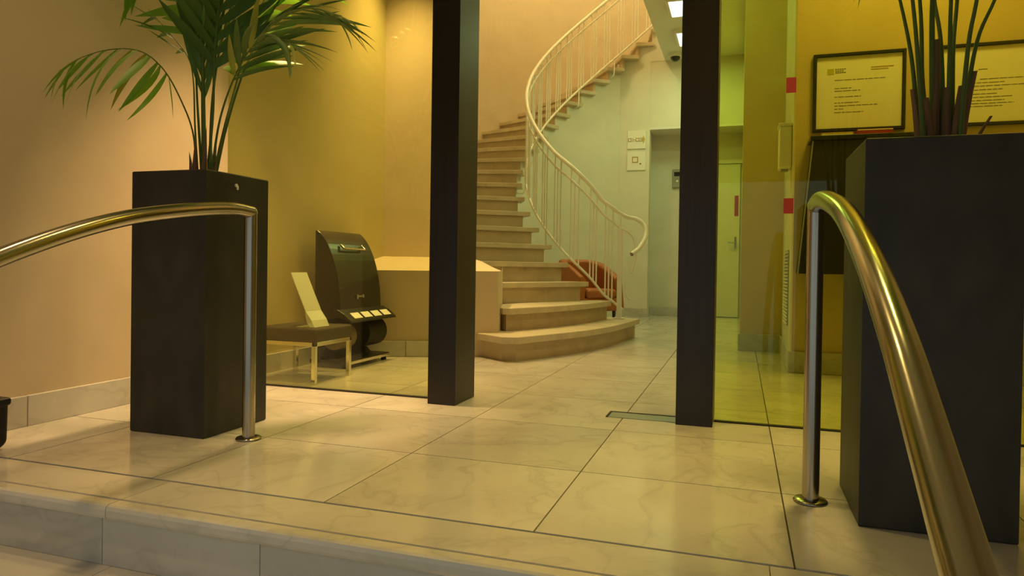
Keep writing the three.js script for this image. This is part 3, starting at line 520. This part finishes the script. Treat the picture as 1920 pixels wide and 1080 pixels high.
// ------------------------------------------------------------------ armchair
{
  const o = thing('armchair', 'orange leather tub armchair with dark legs under the curved stairs', 'armchair', [-1.76, 0, -8.22], THREE.MathUtils.degToRad(52));
  // local: faces +z, back at -z
  part('seat_base', new RoundedBoxGeometry(0.56, 0.16, 0.56, 4, 0.03).translate(0, 0.235, 0.0), M.orange, o);
  part('seat_cushion', new RoundedBoxGeometry(0.46, 0.11, 0.52, 5, 0.045).translate(0, 0.365, 0.045), M.orange, o);
  // wrap-round back and arms: a curved wall whose top falls from back to arm fronts
  const pos = [], N = 44, idx = [];
  const row = (s) => { const a = -Math.PI * 0.5 + Math.PI * s; let x, z; const R = 0.31; if (s < 0.22) { x = -R; z = 0.27 - (s / 0.22) * 0.30; } else if (s > 0.78) { x = R; z = 0.27 - ((1 - s) / 0.22) * 0.30; } else { const b = (s - 0.22) / 0.56 * Math.PI; x = -R * Math.cos(b); z = -0.03 - R * Math.sin(b) * 0.95; } const e = Math.abs(s - 0.5) * 2; const h = 0.77 - 0.22 * Math.pow(Math.max(0, (e - 0.25) / 0.75), 1.6); return { x, z, h }; };
  const ring = 10;
  for (let k = 0; k <= N; k++) {
    const s = k / N, p = row(s), p2 = row(Math.min(1, s + 0.01)), p1 = row(Math.max(0, s - 0.01)); let tx = p2.x - p1.x, tz = p2.z - p1.z; const l = Math.hypot(tx, tz); tx /= l; tz /= l; const nx = tz, nz = -tx;   // sideways
    const th = 0.055, flare = 0.03;
    for (let j = 0; j < ring; j++) { const a = j / ring * Math.PI * 2; let u = Math.cos(a), v = Math.sin(a); const yy = v > 0 ? p.h - 0.05 + 0.05 * v : 0.17 + 0.02 * v + 0.02; const off = u * th + (v > 0 ? -flare : 0) * 1; pos.push(p.x + nx * off, yy, p.z + nz * off); }
  }
  for (let k = 0; k < N; k++) for (let j = 0; j < ring; j++) { const a = k * ring + j, b = k * ring + (j + 1) % ring, c = a + ring, d = b + ring; idx.push(a, c, b, b, c, d); }
  for (let j = 1; j < ring - 1; j++) { idx.push(0, j, j + 1); const q = N * ring; idx.push(q, q + j + 1, q + j); }
  let g = new THREE.BufferGeometry(); g.setAttribute('position', new THREE.Float32BufferAttribute(pos, 3)); g.setIndex(idx); g.computeVertexNormals(); const uv = new Float32Array(pos.length / 3 * 2); for (let k = 0; k < pos.length / 3; k++) { uv[2 * k] = pos[3 * k] + pos[3 * k + 2]; uv[2 * k + 1] = pos[3 * k + 1]; } g.setAttribute('uv', new THREE.BufferAttribute(uv, 2));
  const back = part('backrest', g, M.orange, o);
  for (let k = 0; k < 5; k++) { const b = Math.PI * (0.22 + 0.14 * k); part('button', new THREE.SphereGeometry(0.012, 10, 8).translate(-0.245 * Math.cos(b), 0.6, -0.03 - 0.235 * Math.sin(b)), M.orange, back); }
  for (const [x, z] of [[-0.24, 0.23], [0.24, 0.23], [-0.22, -0.22], [0.22, -0.22]]) { const l = new THREE.CylinderGeometry(0.022, 0.014, 0.165, 12); part('leg', l.translate(x, 0.0825, z), M.blackMatte, o); }
}

// ------------------------------------------------------------------ signs on the end wall
{
  const strokes = (list, s, x0, y0) => merge(list.map(([a, b, c, d]) => box(x0 + Math.min(a, c) * s - 0.0035, x0 + Math.max(a, c) * s + 0.0035, y0 + Math.min(b, d) * s - 0.0035, y0 + Math.max(b, d) * s + 0.0035, 0.012, 0.0152)));
  const s1 = thing('wall_sign', 'square white wall sign reading 01-03 with a gold arrow', 'sign', [-1.388, 2.437, -9.62]);
  part('plate', rbox(-0.124, 0.124, -0.124, 0.124, 0.001, 0.0125, 0.002), M.paper, s1);
  const Z = [[0, 0, 0, 1], [1, 0, 1, 1], [0, 0, 1, 0], [0, 1, 1, 1]], O = [[0.5, 0, 0.5, 1]], D = [[0, 0.5, 0.6, 0.5]], T3 = [[1, 0, 1, 1], [0, 0, 1, 0], [0, 1, 1, 1], [0.2, 0.5, 1, 0.5]];
  part('lettering', merge([strokes(Z, 0.04, -0.112, -0.02), strokes(O, 0.04, -0.07, -0.02), strokes(D, 0.03, -0.036, -0.015), strokes(Z, 0.04, -0.008, -0.02), strokes(T3, 0.04, 0.042, -0.02)]), M.gold, s1, 'gold digits 01-03');
  const tri = new THREE.Shape([[0.090, -0.062], [0.118, 0], [0.090, 0.062]].map((p) => new THREE.Vector2(...p))); part('arrow', new THREE.ExtrudeGeometry(tri, { depth: 0.003, bevelEnabled: false }).translate(0, 0, 0.0122), M.yellow, s1, 'gold arrow pointing right');
  const s2 = thing('wall_sign', 'square white wall sign with a small gold outlined square, lower of the two', 'sign', [-1.388, 2.141, -9.62]);
  part('plate', rbox(-0.126, 0.126, -0.124, 0.124, 0.001, 0.0125, 0.002), M.paper, s2);
  const sq = new THREE.Shape([[-0.055, -0.02], [0.025, -0.02], [0.025, 0.062], [-0.055, 0.062]].map((p) => new THREE.Vector2(...p))); sq.holes.push(new THREE.Path([[-0.044, -0.009], [-0.044, 0.051], [0.014, 0.051], [0.014, -0.009]].map((p) => new THREE.Vector2(...p))));
  part('square_mark', new THREE.ExtrudeGeometry(sq, { depth: 0.003, bevelEnabled: false }).translate(0, 0, 0.0122), M.gold, s2);
  part('dot_mark', rbox(0.048, 0.068, -0.045, -0.028, 0.012, 0.0152, 0.001, 1), M.ink, s2);
}

// ------------------------------------------------------------------ right-hand wall: certificates, display, dispenser, grille, stickers
function rules(list) { return merge(list.map(([x, y, w, h]) => box(x, x + w, y, y + (h || 0.004), 0.0, 0.0012))); }
{
  const a = thing('framed_certificate', 'black framed certificate with a yellow square logo left of the palm stems', 'picture frame', [0.70, 1.828, -4.93]); const w = 0.268, h = 0.252;
  const fr = (w_, h_, t) => { const s = new THREE.Shape([[-w_, -h_], [w_, -h_], [w_, h_], [-w_, h_]].map((p) => new THREE.Vector2(...p))); const i = t; s.holes.push(new THREE.Path([[-w_ + i, -h_ + i], [-w_ + i, h_ - i], [w_ - i, h_ - i], [w_ - i, -h_ + i]].map((p) => new THREE.Vector2(...p)))); return uvm(new THREE.ExtrudeGeometry(s, { depth: 0.022, bevelEnabled: true, bevelThickness: 0.003, bevelSize: 0.003, bevelOffset: -0.003, bevelSegments: 1 }).translate(0, 0, 0.003)); };
  part('frame', fr(w, h, 0.02), M.blackMatte, a);
  const sh = part('sheet', box(-w + 0.018, w - 0.018, -h + 0.018, h - 0.018, 0.002, 0.012), phy([0.88, 0.84, 0.68], { roughness: 0.6, clearcoat: 1, clearcoatRoughness: 0.03 }), a, 'cream printed sheet under glass');
  part('logo', box(-0.185, -0.145, 0.118, 0.155, 0.012, 0.0132), std([0.50, 0.48, 0.05], { roughness: 0.6 }), sh, 'small yellow square');
  const word = []; for (const [x, y, n, g] of [[-0.138, 0.148, 5, 1], [-0.138, 0.137, 4, 1], [-0.138, 0.126, 5, 1]]) for (let k = 0; k < n; k++) word.push([x + k * 0.013, y, 0.010, 0.005]);
  for (const [y, x0, x1] of [[0.078, -0.14, 0.155], [0.025, -0.14, -0.04], [0.008, -0.14, 0.01], [-0.03, -0.14, 0.015], [-0.068, -0.14, 0.01], [-0.088, -0.14, 0.11], [-0.108, -0.14, -0.085], [-0.13, -0.14, 0.03]]) { let x = x0; while (x < x1) { const q = Math.min(rr(0.012, 0.05), x1 - x); word.push([x, y, q, 0.0035]); x += q + 0.006; } }
  part('lettering', rules(word).translate(0, 0, 0.012), M.ink, sh);
  part('heading', rules([[0.07, 0.148, 0.13, 0.006], [0.07, 0.135, 0.10, 0.005]]).translate(0, 0, 0.012), M.gold, sh);
  const b = thing('framed_certificate', 'black framed certificate behind the palm stems at the right edge', 'picture frame', [1.46, 1.828, -4.93]);
  part('frame', fr(0.325, 0.252, 0.02), M.blackMatte, b);
  const s2 = part('sheet', box(-0.307, 0.307, -0.234, 0.234, 0.002, 0.012), phy([0.88, 0.84, 0.68], { roughness: 0.6, clearcoat: 1, clearcoatRoughness: 0.03 }), b, 'cream printed sheet under glass');
  const w2 = []; for (const [y, x0, x1] of [[0.09, -0.1, -0.05], [0.03, -0.09, 0.14], [0.008, -0.16, 0.04], [-0.012, -0.18, 0.16], [-0.035, -0.12, 0.03], [-0.06, -0.18, 0.0], [-0.08, -0.18, 0.08], [-0.1, -0.17, 0.04], [-0.118, -0.18, 0.09], [-0.135, -0.18, 0.03]]) { let x = x0; while (x < x1) { const q = Math.min(rr(0.02, 0.06), x1 - x); w2.push([x, y, q, 0.0035]); x += q + 0.005; } }
  part('lettering', rules(w2).translate(0, 0, 0.012), M.ink, s2);
}
{
  const o = thing('display_cabinet', 'black slanted wall display cabinet below the certificate and behind the right handrail', 'cabinet', [0.75, 0, -4.93]);
  part('body', extrudeZ([[-0.40, 0.655], [0.42, 0.655], [0.36, 1.49], [-0.325, 1.49]], 0.001, 0.20, 0.004), M.blackMatte, o);
  part('top_shelf', rbox(-0.345, 0.38, 1.495, 1.52, 0.001, 0.215, 0.003), M.black, o);
  part('edge_strip', extrudeZ([[-0.408, 0.655], [-0.4, 0.655], [-0.325, 1.49], [-0.333, 1.49]], 0.19, 0.203), M.grey, o, 'pale edge strip');
  const f = thing('folder', 'red folder lying on top of the black display cabinet', 'folder', [0.77, 1.52, -4.80]); part('cover', rbox(-0.1, 0.1, 0.0, 0.032, -0.07, 0.07, 0.003), M.red, f); part('pages', box(-0.096, 0.098, 0.024, 0.029, -0.068, 0.0715), M.paper, f);
  const y = thing('booklet', 'yellow booklet lying beside the red folder on the cabinet', 'booklet', [0.56, 1.52, -4.80]); part('cover', rbox(-0.09, 0.09, 0, 0.018, -0.07, 0.07, 0.002), M.yellow, y); part('pages', box(-0.087, 0.088, 0.002, 0.008, -0.068, 0.0712), M.paper, y);
}
{
  const o = thing('dispenser', 'cream wall dispenser on the pale return wall beside the certificate', 'dispenser', [0.33, 1.54, -5.28]);
  part('case', rbox(-0.085, -0.001, -0.15, 0.14, -0.09, 0.09, 0.012), M.paper, o); part('lid', rbox(-0.092, -0.001, 0.14, 0.165, -0.095, 0.095, 0.008), M.paper, o); part('spout', rbox(-0.07, -0.02, -0.165, -0.15, -0.03, 0.03, 0.004), M.grey, o);
  const g = thing('wall_grille', 'pale louvred grille low on the pale return wall', 'grille', [0.33, 0.55, -5.5]);
  part('backing', box(-0.006, -0.001, -0.27, 0.27, -0.2, 0.2), M.grey, g);
  for (let k = 0; k < 22; k++) { const s = part('slat', box(-0.012, 0.0, -0.003, 0.003, -0.2, 0.2), M.paper, g); s.position.set(-0.006, -0.255 + k * 0.0243, 0); s.rotation.z = 0.5; }
  for (const [x, y0, lab] of [[0.194, 1.47, 'red square sticker high on the yellowish glass'], [0.192, 0.953, 'red square sticker lower on the yellowish glass']]) { const s = thing('glass_sticker', lab, 'sticker', [x, y0, GZ + 0.0055], 0, 'red stickers on the glass'); part('sheet', rbox(-0.020, 0.020, -0.033, 0.033, -0.001, 0, 0.0004, 1), M.red, s); }
}
// ------------------------------------------------------------------ bag at the left edge
{
  const o = thing('bag', 'black bag on the landing by the cream wall at the left edge', 'bag', [-2.535, 0, -1.63]);
  const g = new RoundedBoxGeometry(0.17, 0.19, 0.30, 5, 0.035); g.translate(0, 0.097, 0); const p = g.attributes.position; for (let k = 0; k < p.count; k++) { const t = p.getY(k) / 0.19; p.setX(k, p.getX(k) * (0.86 + 0.2 * Math.sin(t * 2.6))); } g.computeVertexNormals();
  part('body', g, M.blackMatte, o);
  part('flap', new RoundedBoxGeometry(0.175, 0.03, 0.30, 3, 0.012).translate(0, 0.172, 0), M.black, o);
  part('clasp', rbox(0.08, 0.105, 0.135, 0.175, -0.02, 0.03, 0.005), M.black, o);
  part('strap', tube([[0, 0.185, -0.1], [0, 0.235, -0.06], [0, 0.235, 0.06], [0, 0.185, 0.1]], 0.008, 20, 8), M.black, o);
}
// ------------------------------------------------------------------ ceiling fittings
PANELS.forEach(([x, z, sx, sz, nits, col, where]) => {
  const o = thing('ceiling_light', 'square glowing ceiling lamp, ' + where, 'ceiling light', [x, LC, z]);
  part('housing', merge([rbox(-sx / 2 - 0.03, sx / 2 + 0.03, -0.05, 0, -sz / 2 - 0.03, -sz / 2, 0.004), rbox(-sx / 2 - 0.03, sx / 2 + 0.03, -0.05, 0, sz / 2, sz / 2 + 0.03, 0.004), rbox(-sx / 2 - 0.03, -sx / 2, -0.05, 0, -sz / 2, sz / 2, 0.004), rbox(sx / 2, sx / 2 + 0.03, -0.05, 0, -sz / 2, sz / 2, 0.004)]), M.paper, o);
  part('lamp_diffuser', box(-sx / 2, sx / 2, -0.045, -0.01, -sz / 2, sz / 2), M.lamp, o);
  const l = new THREE.RectAreaLight(lin(...col), nits, sx, sz); l.position.set(0, -0.052, 0); l.rotation.x = -Math.PI / 2; o.add(l);
});
SPOTS.forEach(([x, y, z, tx, ty, tz, cd, half, col, where]) => {
  const o = thing('recessed_spotlight', 'small round ceiling spotlight ' + where, 'spotlight', [x, y, z]);
  part('ring', new THREE.TorusGeometry(0.045, 0.008, 8, 24).rotateX(Math.PI / 2).translate(0, -0.006, 0), M.steel, o);
  part('lamp_lens', new THREE.CylinderGeometry(0.04, 0.04, 0.006, 24).translate(0, -0.004, 0), M.lampWarm, o);
  const l = new THREE.SpotLight(lin(...col), cd, 0, half, 0.85, 2); l.position.set(0, -0.02, 0); l.target.position.set(tx - x, ty - y, tz - z); l.castShadow = true; l.shadow.radius = 3; l.shadow.mapSize.set(1024, 1024); o.add(l, l.target);
});
STAIR_LAMPS.forEach(([x, y, z, cd], k) => {
  const o = thing('globe_lamp', k ? 'warm globe lamp over the top of the stairs' : 'warm globe lamp over the middle of the stairs', 'lamp', [x, y, z]);
  part('lamp_globe', new THREE.SphereGeometry(0.11, 20, 14), M.lampWarm, o); part('rod', bar([0, 0.1, 0], [0, 0.2, 0], 0.01), M.steel, o);
  const l = new THREE.PointLight(lin(1.0, 0.75, 0.28), cd, 0, 2); l.position.set(0, 0, 0); l.castShadow = true; l.shadow.radius = 5; o.add(l);
});
{
  const o = thing('dome_camera', 'small dark dome camera on the ceiling near the stairwell edge', 'security camera', [-0.86, LC, -9.35]);
  part('mount', new THREE.CylinderGeometry(0.085, 0.095, 0.045, 24).translate(0, -0.0225, 0), M.paper, o); part('dome', new THREE.SphereGeometry(0.062, 20, 12, 0, Math.PI * 2, Math.PI / 2, Math.PI / 2).translate(0, -0.045, 0), M.blackGloss, o);
}

renderer.render(scene, camera);
